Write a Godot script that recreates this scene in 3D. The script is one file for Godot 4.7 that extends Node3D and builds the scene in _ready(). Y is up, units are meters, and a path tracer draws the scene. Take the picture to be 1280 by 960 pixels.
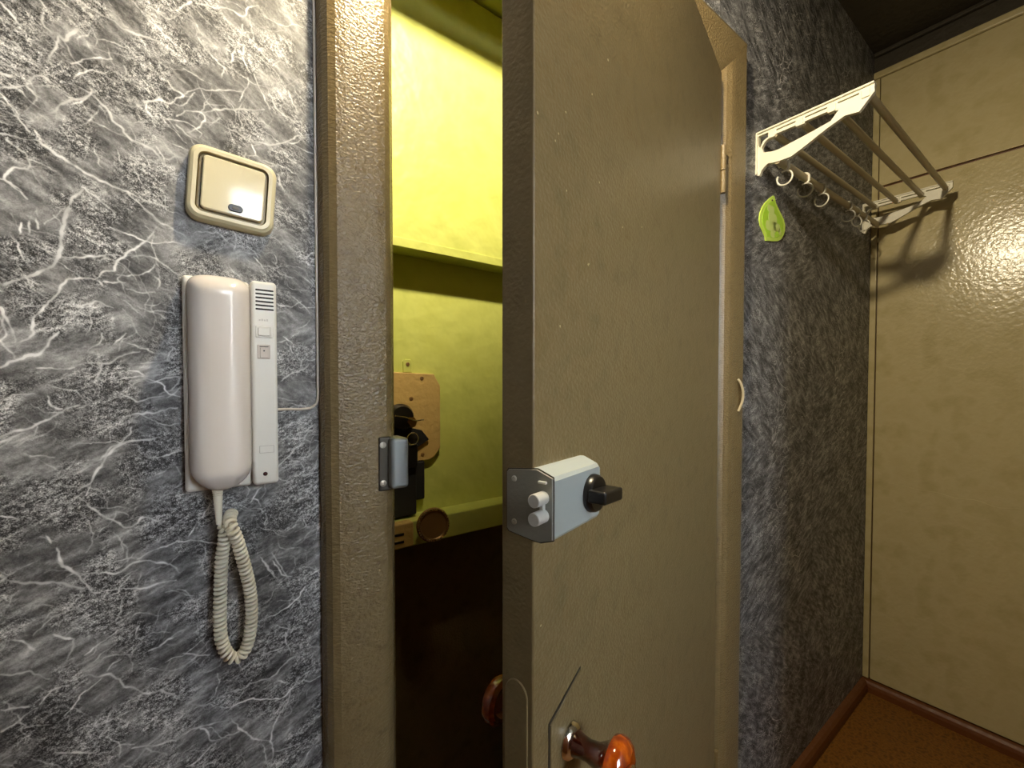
extends Node3D
# A flat's entrance hall: papered wall with intercom and light switch, front door ajar, coat rack, painted cupboard wall.
# World: X runs along the door wall, Y up, Z out of the door wall into the hall.

const FOCAL := 535.0
const CAM := Vector3(0.0, 1.26, 0.57)
const YAW := 0.637183      # the camera is turned this far to the right of the door wall's normal
const PITCH := 0.023562
const CX := 640.0
const CY := 493.5
const FLOOR_Y := -0.06
const CEIL_Y := 2.655
const RIGHT_X := 2.33
const LEFT_X := -1.25
const BACK_Z := 2.35
const LAMP := Vector3(0.30, 2.14, 0.272)
const HINGE := Vector3(1.026, 0.0, 0.03)
const SWING := 0.28554

var M := {}

# ------------------------------------------------------------------ mesh builder
class MB:
	var v := PackedVector3Array()
	var n := PackedVector3Array()
	var t := PackedVector2Array()
	func tri(a: Vector3, b: Vector3, c: Vector3, na: Vector3, nb: Vector3, nc: Vector3, ta := Vector2.ZERO, tb := Vector2.ZERO, tc := Vector2.ZERO) -> void:
		if (b - a).cross(c - a).dot(na + nb + nc) > 0.0:
			v.append_array([a, c, b]); n.append_array([na, nc, nb]); t.append_array([ta, tc, tb])
		else:
			v.append_array([a, b, c]); n.append_array([na, nb, nc]); t.append_array([ta, tb, tc])
	func flat(a: Vector3, b: Vector3, c: Vector3, hint: Vector3) -> void:
		var q := (b - a).cross(c - a)
		if q.length_squared() < 1e-18: return
		q = q.normalized()
		if q.dot(hint) < 0.0: q = -q
		tri(a, b, c, q, q, q)
	func quad(a: Vector3, b: Vector3, c: Vector3, d: Vector3, hint: Vector3) -> void:
		flat(a, b, c, hint); flat(a, c, d, hint)
	func squad(a: Vector3, b: Vector3, c: Vector3, d: Vector3, na: Vector3, nb: Vector3, nc: Vector3, nd: Vector3) -> void:
		tri(a, b, c, na, nb, nc); tri(a, c, d, na, nc, nd)
	func box(lo: Vector3, hi: Vector3) -> MB:
		var c := (lo + hi) / 2; var h := (hi - lo) / 2
		for ax in 3:
			for s in [-1.0, 1.0]:
				var nn := Vector3.ZERO; nn[ax] = s
				var u := Vector3.ZERO; u[(ax + 1) % 3] = h[(ax + 1) % 3]
				var w := Vector3.ZERO; w[(ax + 2) % 3] = h[(ax + 2) % 3]
				var o := c; o[ax] += s * h[ax]
				quad(o - u - w, o + u - w, o + u + w, o - u + w, nn)
		return self
	# box with rounded edges, radius r, k steps round each edge
	func rbox(lo: Vector3, hi: Vector3, r: float, k := 3) -> MB:
		var c := (lo + hi) / 2; var h := (hi - lo) / 2
		r = minf(r, minf(h.x, minf(h.y, h.z)) * 0.999)
		var inner := h - Vector3(r, r, r)
		var g := PackedFloat32Array()
		for i in k + 1: g.append(-1.0 + float(i) / k)       # -1..0 : low corner
		for i in k + 1: g.append(float(i) / k + 1.0)        # 1..2 : high corner, value - 1
		for ax in 3:
			var a1 := (ax + 1) % 3; var a2 := (ax + 2) % 3
			for s in [-1.0, 1.0]:
				var P := []; var N := []
				for i in g.size():
					for j in g.size():
						var d := Vector3.ZERO; d[ax] = 1.0 * s
						var gi := g[i] if g[i] <= 0.0 else g[i] - 1.0
						var gj := g[j] if g[j] <= 0.0 else g[j] - 1.0
						d[a1] = tan(gi * PI / 4); d[a2] = tan(gj * PI / 4)
						d = d.normalized()
						var q := Vector3.ZERO
						q[ax] = s * inner[ax]
						q[a1] = inner[a1] * (-1.0 if g[i] <= 0.0 else 1.0)
						q[a2] = inner[a2] * (-1.0 if g[j] <= 0.0 else 1.0)
						P.append(c + q + d * r); N.append(d)
				var m := g.size()
				for i in m - 1:
					for j in m - 1:
						var e := i * m + j
						squad(P[e], P[e + m], P[e + m + 1], P[e + 1], N[e], N[e + m], N[e + m + 1], N[e + 1])
		return self
	# outline in XY, from z0 (back) to z1 (front); front edge chamfered by b. Keyhole outlines allowed when b = 0
	func extrude(o: PackedVector2Array, z0: float, z1: float, b := 0.0) -> MB:
		if Geometry2D.is_polygon_clockwise(o): o.reverse()
		var m := o.size()
		var ins := PackedVector2Array()
		for i in m:
			var d0 := (o[i] - o[(i + m - 1) % m]).normalized(); var d1 := (o[(i + 1) % m] - o[i]).normalized()
			var n0 := Vector2(-d0.y, d0.x); var n1 := Vector2(-d1.y, d1.x)
			var mm := (n0 + n1).normalized()
			ins.append(o[i] + mm * b / maxf(0.4, mm.dot(n0)))
		var id := Geometry2D.triangulate_polygon(ins if b > 0.0 else o)
		var fr := ins if b > 0.0 else o
		for i in range(0, id.size(), 3):
			flat(V(fr[id[i]], z1), V(fr[id[i + 1]], z1), V(fr[id[i + 2]], z1), Vector3.BACK * signf(z1 - z0))
		id = Geometry2D.triangulate_polygon(o)
		for i in range(0, id.size(), 3):
			flat(V(o[id[i]], z0), V(o[id[i + 1]], z0), V(o[id[i + 2]], z0), Vector3.FORWARD * signf(z1 - z0))
		var zc := z1 - signf(z1 - z0) * b
		for i in m:
			var j := (i + 1) % m
			var d := o[j] - o[i]; var nn := Vector3(d.y, -d.x, 0).normalized()
			quad(V(o[i], z0), V(o[j], z0), V(o[j], zc), V(o[i], zc), nn)
			if b > 0.0:
				quad(V(o[i], zc), V(o[j], zc), V(ins[j], z1), V(ins[i], z1), nn + Vector3(0, 0, signf(z1 - z0)))
		return self
	func V(p: Vector2, z: float) -> Vector3: return Vector3(p.x, p.y, z)
	# profile of (radius, height along axis); axis from "at" along dir
	func lathe(p: PackedVector2Array, at: Vector3, dir: Vector3, seg := 24, wob := 0.0, wn := 0) -> MB:
		dir = dir.normalized()
		var u := dir.cross(Vector3.UP if absf(dir.y) < 0.9 else Vector3.RIGHT).normalized(); var w := dir.cross(u)
		for i in p.size() - 1:
			var dd := p[i + 1] - p[i]
			var nr := Vector2(dd.y, -dd.x).normalized()
			var n0 := nr; var n1 := nr
			if i > 0:
				var de := (p[i] - p[i - 1]).normalized(); var ne := Vector2(de.y, -de.x)
				if ne.dot(nr) > 0.78: n0 = (ne + nr).normalized()
			if i < p.size() - 2:
				var df := (p[i + 2] - p[i + 1]).normalized(); var nf := Vector2(df.y, -df.x)
				if nf.dot(nr) > 0.78: n1 = (nf + nr).normalized()
			for s in seg:
				var a0 := TAU * s / seg; var a1 := TAU * (s + 1) / seg
				var c0 := u * cos(a0) + w * sin(a0); var c1 := u * cos(a1) + w * sin(a1)
				var k0 := 1.0 + wob * cos(wn * a0); var k1 := 1.0 + wob * cos(wn * a1)
				squad(at + dir * p[i].y + c0 * p[i].x * k0, at + dir * p[i].y + c1 * p[i].x * k1, at + dir * p[i + 1].y + c1 * p[i + 1].x * k1, at + dir * p[i + 1].y + c0 * p[i + 1].x * k0,
					c0 * n0.x + dir * n0.y, c1 * n0.x + dir * n0.y, c1 * n1.x + dir * n1.y, c0 * n1.x + dir * n1.y)
		return self
	func rod(a: Vector3, b: Vector3, r: float, ch := 0.0, seg := 20) -> MB:
		var l := a.distance_to(b)
		var p := PackedVector2Array([Vector2(0, 0), Vector2(r, 0), Vector2(r, l), Vector2(0, l)]) if ch <= 0.0 else PackedVector2Array([Vector2(0, 0), Vector2(r - ch, 0), Vector2(r, ch), Vector2(r, l - ch), Vector2(r - ch, l), Vector2(0, l)])
		return lathe(p, a, b - a, seg)
	func tube(pts: PackedVector3Array, r: float, seg := 8, squash := 1.0) -> MB:
		var fx := []; var fy := []
		var up := Vector3(0.31, 0.2, 0.93)
		for i in pts.size():
			var d := (pts[mini(i + 1, pts.size() - 1)] - pts[maxi(i - 1, 0)]).normalized()
			var x := up.cross(d).normalized(); var y := d.cross(x)
			up = y
			fx.append(x); fy.append(y)
		for i in pts.size() - 1:
			for s in seg:
				var q := []
				for e in [[i, s], [i, s + 1], [i + 1, s + 1], [i + 1, s]]:
					var a: float = TAU * e[1] / seg
					var c: Vector3 = fx[e[0]] * cos(a) + fy[e[0]] * sin(a) * squash
					q.append(pts[e[0]] + c * r); q.append(c.normalized())
				squad(q[0], q[2], q[4], q[6], q[1], q[3], q[5], q[7])
		for e in [0, pts.size() - 1]:
			var out: Vector3 = pts[0] - pts[1] if e == 0 else pts[-1] - pts[-2]
			for s in seg:
				var a0 := TAU * s / seg; var a1 := TAU * (s + 1) / seg
				flat(pts[e], pts[e] + (fx[e] * cos(a0) + fy[e] * sin(a0) * squash) * r, pts[e] + (fx[e] * cos(a1) + fy[e] * sin(a1) * squash) * r, out)
		return self
	# profile swept straight from start cut to end cut: a[i] joined to b[i]
	func loft(a: PackedVector3Array, b: PackedVector3Array, middle: Vector3) -> MB:
		var m := a.size()
		for i in m:
			var j := (i + 1) % m
			var c := (a[i] + a[j] + b[i] + b[j]) / 4
			var ax := (b[0] - a[0]).normalized()
			var h := c - middle; h -= ax * h.dot(ax)
			quad(a[i], a[j], b[j], b[i], h)
		return self
	func moved(x: Transform3D, from := 0) -> MB:
		for i in range(from, v.size()):
			v[i] = x * v[i]; n[i] = (x.basis * n[i]).normalized()
		if x.basis.determinant() < 0.0:
			for i in range(from, v.size(), 3):
				var a := v[i]; v[i] = v[i + 1]; v[i + 1] = a
				var b := n[i]; n[i] = n[i + 1]; n[i + 1] = b
		return self
	func mesh() -> ArrayMesh:
		var arr := []; arr.resize(Mesh.ARRAY_MAX)
		arr[Mesh.ARRAY_VERTEX] = v; arr[Mesh.ARRAY_NORMAL] = n; arr[Mesh.ARRAY_TEX_UV] = t
		var me := ArrayMesh.new(); me.add_surface_from_arrays(Mesh.PRIMITIVE_TRIANGLES, arr)
		return me

func mb() -> MB: return MB.new()

func obj(called: String, shape: MB, m: Material, parent: Node = null) -> MeshInstance3D:
	var o := MeshInstance3D.new()
	o.name = called; o.mesh = shape.mesh(); o.material_override = m
	(parent if parent else self).add_child(o, true)
	return o

func thing(called: String, label: String, category: String, group := "") -> Node3D:
	var o := Node3D.new(); o.name = called; add_child(o, true)
	tag(o, label, category, group); return o

func tag(o: Node, label: String, category: String, group := "") -> void:
	o.set_meta("label", label); o.set_meta("category", category)
	if group: o.set_meta("group", group)

func struct(o: Node, label: String, category: String) -> void:
	tag(o, label, category); o.set_meta("kind", "structure")

# ------------------------------------------------------------------ reading positions from the photograph
func ray(x: float, y: float) -> Vector3:
	var f0 := Vector3(sin(YAW), 0, -cos(YAW)); var r := Vector3(cos(YAW), 0, sin(YAW))
	var f := f0 * cos(PITCH) - Vector3.UP * sin(PITCH); var u := Vector3.UP * cos(PITCH) + f0 * sin(PITCH)
	return f + r * (x - CX) / FOCAL - u * (y - CY) / FOCAL
func at_z(x: float, y: float, z: float) -> Vector3:
	var r := ray(x, y); return CAM + r * ((z - CAM.z) / r.z)
func leaf_point(x: float, y: float) -> Vector3:
	var r := ray(x, y); var nn := Vector3(-sin(SWING), 0, -cos(SWING)); return CAM + r * ((HINGE - CAM).dot(nn) / r.dot(nn))
func at_x(x: float, y: float, wx: float) -> Vector3:
	var r := ray(x, y); return CAM + r * ((wx - CAM.x) / r.x)

# ------------------------------------------------------------------ wallpaper
const VEINS := [
	[0, 0, 3.4286, [
		[1.5, 0,10, 30,40, 60,75, 90,110], [1.7, 0,160, 50,180, 90,215, 120,245, 150,270], [1.4, 175,60, 185,100, 210,130, 245,155], [1.5, 245,155, 240,200, 215,240, 200,268],
		[2.0, 0,310, 40,325, 70,335], [1.5, 10,375, 60,368, 100,365], [1.6, 105,345, 150,325, 180,322, 210,345, 240,362], [1.2, 105,365, 150,400, 180,420], [1.0, 0,395, 40,450, 80,510, 120,560],
		[2.0, 0,570, 80,590, 160,605, 220,645, 300,700, 380,745, 470,790, 540,820, 620,855, 690,880, 720,888],
		[1.7, 300,355, 340,370, 390,405, 440,450, 465,475, 480,510, 515,545, 540,580, 590,610, 640,630, 670,655, 720,715],
		[1.4, 20,600, 70,630, 115,665, 125,700, 110,720, 60,718, 30,740, 15,765, 50,795, 90,825, 120,850], [2.0, 270,955, 285,900, 310,850, 350,810], [1.4, 350,800, 400,835, 440,870, 490,915],
		[1.4, 540,820, 590,870, 640,910, 690,955], [1.7, 185,495, 230,480, 270,445, 310,425, 370,415, 410,390], [1.2, 300,270, 350,255, 420,248, 480,250],
		[1.4, 340,10, 400,45, 460,75, 500,100, 530,125, 590,150, 650,165, 720,200], [1.3, 560,0, 610,45, 660,90, 700,130, 720,160], [1.3, 530,280, 540,320, 520,330], [1.6, 600,430, 650,432, 680,425, 720,440], [1.1, 310,330, 350,310, 400,300, 450,320],
		[2.6, 250,150, 280,170, 300,140, 330,120]]],
	[180, 0, 4.0, [
		[1.1, 20,90, 60,130, 110,180, 180,240], [1.2, 0,180, 60,200, 110,230, 170,270], [1.2, 265,180, 310,245, 360,305, 400,335, 420,370], [1.4, 490,120, 480,190, 450,260, 430,310, 400,310],
		[1.2, 550,370, 570,430, 600,490, 625,540], [1.2, 580,370, 620,450, 650,520, 690,570, 740,600, 780,630], [1.6, 280,560, 350,550, 430,545, 500,545, 600,548],
		[1.2, 160,580, 220,555, 280,560, 300,590, 270,640, 210,660], [1.4, 160,620, 190,650, 230,685, 260,700], [1.3, 340,590, 400,630, 460,660, 540,700, 600,718, 670,720, 730,700, 770,675, 840,672],
		[1.5, 0,510, 60,500, 130,512, 170,490, 190,470, 150,440, 110,400], [1.6, 165,45, 200,20, 240,5], [1.5, 260,15, 340,30, 430,45, 490,80, 520,40, 570,25],
		[1.4, 0,735, 30,735, 70,780, 110,830, 145,865], [1.0, 200,470, 260,440, 330,450, 430,450, 500,460], [1.1, 720,450, 740,510, 770,560], [1.1, 670,870, 680,920, 700,955], [1.0, 540,720, 560,780]]],
	[0, 260, 4.0, [
		[2.4, 345,0, 325,60, 310,130, 300,210, 285,260, 240,300, 180,325, 110,350, 20,380], [1.7, 780,95, 745,150, 680,195, 620,235, 580,265, 570,310, 520,315, 470,355],
		[1.8, 470,355, 400,350, 340,355, 305,385, 285,430, 240,470, 205,510, 170,545, 160,600, 165,630, 120,660, 80,680], [1.3, 100,490, 160,490, 230,480], [1.4, 390,495, 440,480, 485,468, 530,485, 570,500],
		[2.1, 290,615, 260,650, 240,685, 200,725, 130,740, 60,765, 0,800], [1.5, 440,770, 490,775, 540,775, 580,750, 620,730, 700,720], [1.4, 510,365, 560,370, 630,372], [1.2, 490,360, 510,390],
		[1.3, 660,245, 720,240, 780,255, 830,290, 890,335], [1.3, 720,5, 770,50, 830,85, 900,125, 955,165], [0.9, 550,95, 620,120, 690,150, 760,175, 850,170, 930,180], [1.1, 770,340, 800,370, 785,400],
		[2.0, 0,490, 25,540, 50,590, 65,630], [1.1, 75,160, 95,220, 120,260], [1.0, 140,60, 145,140], [1.0, 180,55, 190,105], [1.0, 110,70, 90,130], [1.2, 190,800, 280,800, 380,798],
		[1.6, 310,245, 400,245, 500,235, 600,235], [1.0, 700,780, 760,770, 830,765, 900,770], [1.0, 650,810, 710,830, 750,870, 830,850, 905,840], [1.0, 570,680, 610,640, 635,625]]],
	[0, 460, 3.692, [
		[1.8, 0,310, 60,295, 130,275, 200,245, 260,215, 320,185, 365,170], [1.4, 0,345, 60,315, 110,298], [1.6, 220,130, 225,160, 250,180, 290,190], [1.4, 430,285, 490,270, 540,245, 590,220, 640,210, 710,205, 770,190, 820,182],
		[1.9, 365,560, 400,540, 430,515, 440,480, 470,440, 495,400, 540,365, 590,340, 650,332, 730,318], [1.3, 365,450, 420,435, 480,405, 500,375, 550,345, 590,310, 610,270], [1.2, 350,480, 410,455, 470,425],
		[1.6, 350,590, 400,625, 450,665, 490,690, 540,710, 580,735, 620,720, 660,690, 700,695, 750,720, 830,745], [1.2, 630,880, 680,855, 740,830, 830,795], [1.6, 380,950, 450,945, 550,945, 600,905, 650,890, 720,895, 780,905, 830,945],
		[1.8, 260,830, 280,890, 330,930, 360,955], [1.2, 0,680, 50,685, 90,700], [1.0, 590,5, 640,20, 670,45, 740,70, 770,110, 830,135], [1.1, 540,120, 590,130, 630,155, 690,135, 760,130], [1.3, 130,400, 190,405, 250,415], [0.9, 680,415, 750,405, 840,375]]],
	[0, 700, 3.691, [
		[2.2, 0,70, 50,95, 120,105, 200,103, 270,105, 330,120, 390,130], [1.5, 270,10, 310,35, 350,65, 390,105, 430,150], [1.4, 430,150, 500,140, 580,130, 640,135, 700,115, 760,100, 812,95], [1.8, 250,340, 290,360, 340,365],
		[1.4, 340,365, 325,420, 300,470, 290,500], [1.6, 60,365, 100,375, 160,415], [1.5, 0,530, 80,525, 140,515, 190,540, 230,550], [1.6, 380,540, 420,530, 450,540, 500,525, 545,550, 570,580, 620,590, 650,610, 700,612, 740,600, 812,560],
		[1.6, 0,690, 70,685, 135,672], [1.4, 0,795, 50,765, 110,720, 175,680], [1.1, 175,670, 210,630, 250,590, 320,580], [1.1, 300,720, 340,670, 370,620, 430,580, 470,545], [1.6, 250,885, 330,888, 440,890], [1.2, 610,865, 700,855, 812,830],
		[1.2, 670,870, 720,885, 770,900], [1.0, 390,440, 440,400, 510,350, 570,310], [1.3, 680,420, 740,395, 770,370, 812,350], [1.2, 640,300, 625,330, 630,360], [1.0, 490,510, 520,480, 560,460], [1.3, 740,600, 780,620, 812,640]]],
	[200, 700, 3.691, [
		[1.2, 740,85, 670,120, 640,165, 610,200, 560,235, 495,265], [1.0, 740,40, 690,70, 640,90], [1.4, 580,335, 580,380, 600,415, 600,440],
		[1.5, 740,402, 700,400, 640,430, 580,475, 520,535, 460,555, 410,570, 390,590, 330,605, 270,635, 215,665, 130,662], [1.2, 690,510, 640,550, 600,600, 575,630, 540,640, 470,642, 400,645, 310,680, 230,670],
		[1.5, 600,600, 590,650, 550,710, 520,780, 510,830, 520,890, 510,955], [1.6, 330,730, 360,770, 400,800, 440,825, 510,835], [1.4, 365,790, 300,815, 235,830, 215,790, 180,775, 160,785], [1.3, 740,820, 690,880, 650,950], [1.1, 530,885, 600,860, 680,835],
		[1.1, 470,0, 500,45, 530,80], [1.1, 520,0, 560,60, 610,78], [1.2, 0,845, 70,825, 140,785, 220,760, 320,738], [1.4, 0,600, 50,620, 100,645], [0.9, 470,435, 520,420, 570,405], [1.2, 0,395, 50,355, 110,320], [1.1, 100,430, 160,435, 230,440], [1.1, 120,955, 180,920, 240,850], [1.0, 540,555, 600,570]]],
	[200, 320, 3.0, [
		[1.1, 440,790, 480,750, 530,700, 560,650], [1.0, 350,0, 390,50, 400,80], [1.1, 450,470, 490,440, 530,430, 560,400], [1.0, 460,300, 500,330, 550,340], [1.1, 460,640, 520,620, 570,640], [1.0, 440,180, 490,190, 530,170]]],
	[220, 580, 3.43, [
		[1.1, 320,165, 350,110, 370,95], [1.1, 360,400, 400,450, 430,490], [1.1, 410,380, 450,440, 480,485, 520,485], [1.0, 50,310, 100,240, 150,170], [1.0, 0,330, 100,330, 190,345]]],
]
const TILE_W := 0.53
const TILE_H := 1.06
const TILE_X := -0.35
const TILE_TOP := 1.745

func noise(sd: int, per_m: float, oct := 3, type := FastNoiseLite.TYPE_SIMPLEX_SMOOTH, fractal := FastNoiseLite.FRACTAL_FBM, warp := 0.0) -> FastNoiseLite:
	var f := FastNoiseLite.new()
	f.seed = sd; f.noise_type = type; f.frequency = per_m; f.fractal_octaves = oct; f.fractal_type = fractal if oct > 1 else FastNoiseLite.FRACTAL_NONE
	if warp > 0.0:
		f.domain_warp_enabled = true; f.domain_warp_amplitude = warp; f.domain_warp_frequency = per_m * 0.7
		f.domain_warp_fractal_type = FastNoiseLite.DOMAIN_WARP_FRACTAL_NONE
	return f

# printed stone pattern: drifting grey clouds, slanted streaks, grains, hair cracks; then the pale veins
class Stone:
	var cloud: FastNoiseLite; var streak: FastNoiseLite; var crack: FastNoiseLite; var grain: FastNoiseLite; var speck: FastNoiseLite; var patch: FastNoiseLite
	var tall := 1.0
	# the print drifts down to the right in its upper half and up to the right in its lower half
	var c1 := cos(0.60); var s1 := sin(0.60); var c2 := cos(-0.42); var s2 := sin(-0.42)
	func value(x: float, y: float) -> float:
		var k := cloud.get_noise_2d(x, y)
		var z := smoothstep(0.30, 0.52, y / tall + k * 0.35)
		var u := 0.0; var v := 0.0; var st := 0.0; var g := 0.0; var c := 0.0
		if z < 1.0:
			u = x * c1 + y * s1; v = y * c1 - x * s1
			st = streak.get_noise_2d(u * 0.5, v * 1.7) * (1.0 - z); g = grain.get_noise_2d(u * 0.6, v) * (1.0 - z); c = crack.get_noise_2d(u * 0.6, v * 1.5) * (1.0 - z)
		if z > 0.0:
			u = x * c2 + y * s2; v = y * c2 - x * s2
			st += streak.get_noise_2d(u * 0.5, v * 1.7 + 3.0) * z; g += grain.get_noise_2d(u * 0.6, v + 3.0) * z; c += crack.get_noise_2d(u * 0.6, v * 1.5 + 3.0) * z
		var p := clampf(patch.get_noise_2d(x, y) * 2.4 + 0.40, 0.0, 1.0)
		var q := speck.get_noise_2d(x, y)
		var lum := 0.415 + k * 0.14 + st * 0.25 + g * (0.10 + 0.28 * p) + q * (0.08 + 0.34 * p)
		return lum + 0.16 * pow(maxf(0.0, (c - 0.42) / 0.58), 2.2)

func stone_image(w: int, h: int, size: Vector2, sd: int, veins: bool, contrast: float) -> Image:
	var stone := Stone.new(); stone.tall = size.y
	stone.cloud = noise(sd, 9.0, 3); stone.streak = noise(sd + 1, 34.0, 4); stone.crack = noise(sd + 2, 16.0, 3, FastNoiseLite.TYPE_SIMPLEX_SMOOTH, FastNoiseLite.FRACTAL_RIDGED)
	stone.grain = noise(sd + 3, 250.0, 3); stone.speck = noise(sd + 4, 700.0, 2); stone.patch = noise(sd + 5, 15.0, 3)
	var val := PackedFloat32Array(); val.resize(w * h)
	var sx := size.x / w; var sy := size.y / h
	for j in h:
		var y := j * sy
		var join := smoothstep(0.0, 1.0, (float(j) / h - 0.92) / 0.08)      # the repeat's foot runs into its head
		for i in w:
			var lum := stone.value(i * sx, y)
			if join > 0.0: lum = lerpf(lum, stone.value(i * sx, y - size.y), join)
			val[j * w + i] = 0.37 + (lum - 0.37) * contrast
	if veins:
		var rng := RandomNumberGenerator.new(); rng.seed = sd
		var wig := noise(sd + 8, 90.0, 3)
		# a web of short faint cracks under the drawn veins
		for e in 1300:
			var at := Vector2(rng.randf() * w, rng.randf() * h)
			var up := at.y < 0.42 * h
			var dir := rng.randfn(0.55 if up else -0.45, 0.55)
			var web := PackedVector2Array([at])
			for k in rng.randi_range(2, 5):
				dir += rng.randfn(0.0, 0.45); at += Vector2(cos(dir), sin(dir)) * rng.randf_range(8.0, 24.0); web.append(at)
			paint_vein(val, w, h, web, rng.randf_range(0.25, 0.7), wig, rng, sx, rng.randf_range(0.3, 0.8))
		for reg in VEINS:
			for vein in reg[3]:
				var pts := PackedVector2Array()
				for e in range(1, vein.size(), 2):
					var p := at_z(reg[0] + vein[e] / reg[2], reg[1] + vein[e + 1] / reg[2], 0.0)
					pts.append(Vector2((p.x - TILE_X) / sx, (TILE_TOP - p.y) / sy))
				paint_vein(val, w, h, pts, vein[0] * 0.66, wig, rng, sx)
	var data := PackedByteArray(); data.resize(w * h * 3)
	for i in w * h:
		var l := clampf(val[i], 0.06, 0.92)
		data[i * 3] = int(255.0 * l); data[i * 3 + 1] = int(255.0 * l); data[i * 3 + 2] = int(255.0 * minf(l * 0.995 + 0.003, 1.0))
	return Image.create_from_data(w, h, false, Image.FORMAT_RGB8, data)

func paint_vein(val: PackedFloat32Array, w: int, h: int, pts: PackedVector2Array, mm: float, wig: FastNoiseLite, rng: RandomNumberGenerator, px: float, faint := 1.0) -> void:
	var line := PackedVector2Array()
	var m := pts.size()
	for i in m - 1:
		var a := pts[maxi(i - 1, 0)]; var b := pts[i]; var c := pts[i + 1]; var d := pts[mini(i + 2, m - 1)]
		var steps := int(b.distance_to(c)) + 1
		for s in steps: line.append(b.cubic_interpolate(c, a, d, float(s) / steps))
	var total := line.size()
	var strength := rng.randf_range(0.32, 0.50)
	for i in total:
		var p := line[i]
		p += Vector2(wig.get_noise_2d(p.x * px, p.y * px), wig.get_noise_2d(p.y * px + 7.0, p.x * px)) * 3.0
		var ends := minf(1.0, minf(i, total - i) / (0.25 * total + 1.0))
		var wv := wig.get_noise_2d(i * px * 0.6, mm * 3.0)
		var r := mm * 0.001 / px * 0.5 * (0.55 + 0.6 * ends + 0.8 * wv) + 0.5
		var st := strength * (0.65 + 0.35 * ends) * (1.0 + 0.6 * wv)
		var R := int(r * 2.6) + 1
		for dy in range(-R, R + 1):
			for dx in range(-R, R + 1):
				var xx := posmod(int(p.x) + dx, w); var yy := posmod(int(p.y) + dy, h)
				var d := Vector2(int(p.x) + dx, int(p.y) + dy).distance_to(p)
				var core := clampf(r + 0.5 - d, 0.0, 1.0)
				var glow := 0.22 * exp(-d * d / (r * r * 2.0))
				var k := yy * w + xx
				var goal := 0.40 + st
				var add := maxf(core, glow)
				if val[k] < goal: val[k] = lerpf(val[k], goal, add * 0.62 * faint)

# ------------------------------------------------------------------ materials
func mat(c: Color, rough := 0.5, metal := 0.0) -> StandardMaterial3D:
	var m := StandardMaterial3D.new()
	m.albedo_color = c; m.roughness = rough; m.metallic = metal
	return m

func noise_tex(f: FastNoiseLite, size := 512, normal := false, bump := 4.0) -> NoiseTexture2D:
	var t := NoiseTexture2D.new()
	t.width = size; t.height = size; t.seamless = true; t.noise = f; t.as_normal_map = normal; t.bump_strength = bump
	return t

func pix(sd: int, freq: float, oct := 3) -> FastNoiseLite: return noise(sd, freq, oct)

func relief(m: StandardMaterial3D, f: FastNoiseLite, scale: Vector3, strength: float, bump := 6.0) -> StandardMaterial3D:
	m.uv1_triplanar = true; m.uv1_world_triplanar = true; m.uv1_scale = scale
	m.normal_enabled = true; m.normal_texture = noise_tex(f, 512, true, bump); m.normal_scale = strength
	return m

func ramp_tex(f: FastNoiseLite, cols: Array, size := 512) -> NoiseTexture2D:
	var t := noise_tex(f, size)
	var g := Gradient.new(); var off := PackedFloat32Array(); var cc := PackedColorArray()
	for i in cols.size(): off.append(float(i) / (cols.size() - 1)); cc.append(cols[i])
	g.offsets = off; g.colors = cc; t.color_ramp = g
	return t

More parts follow.
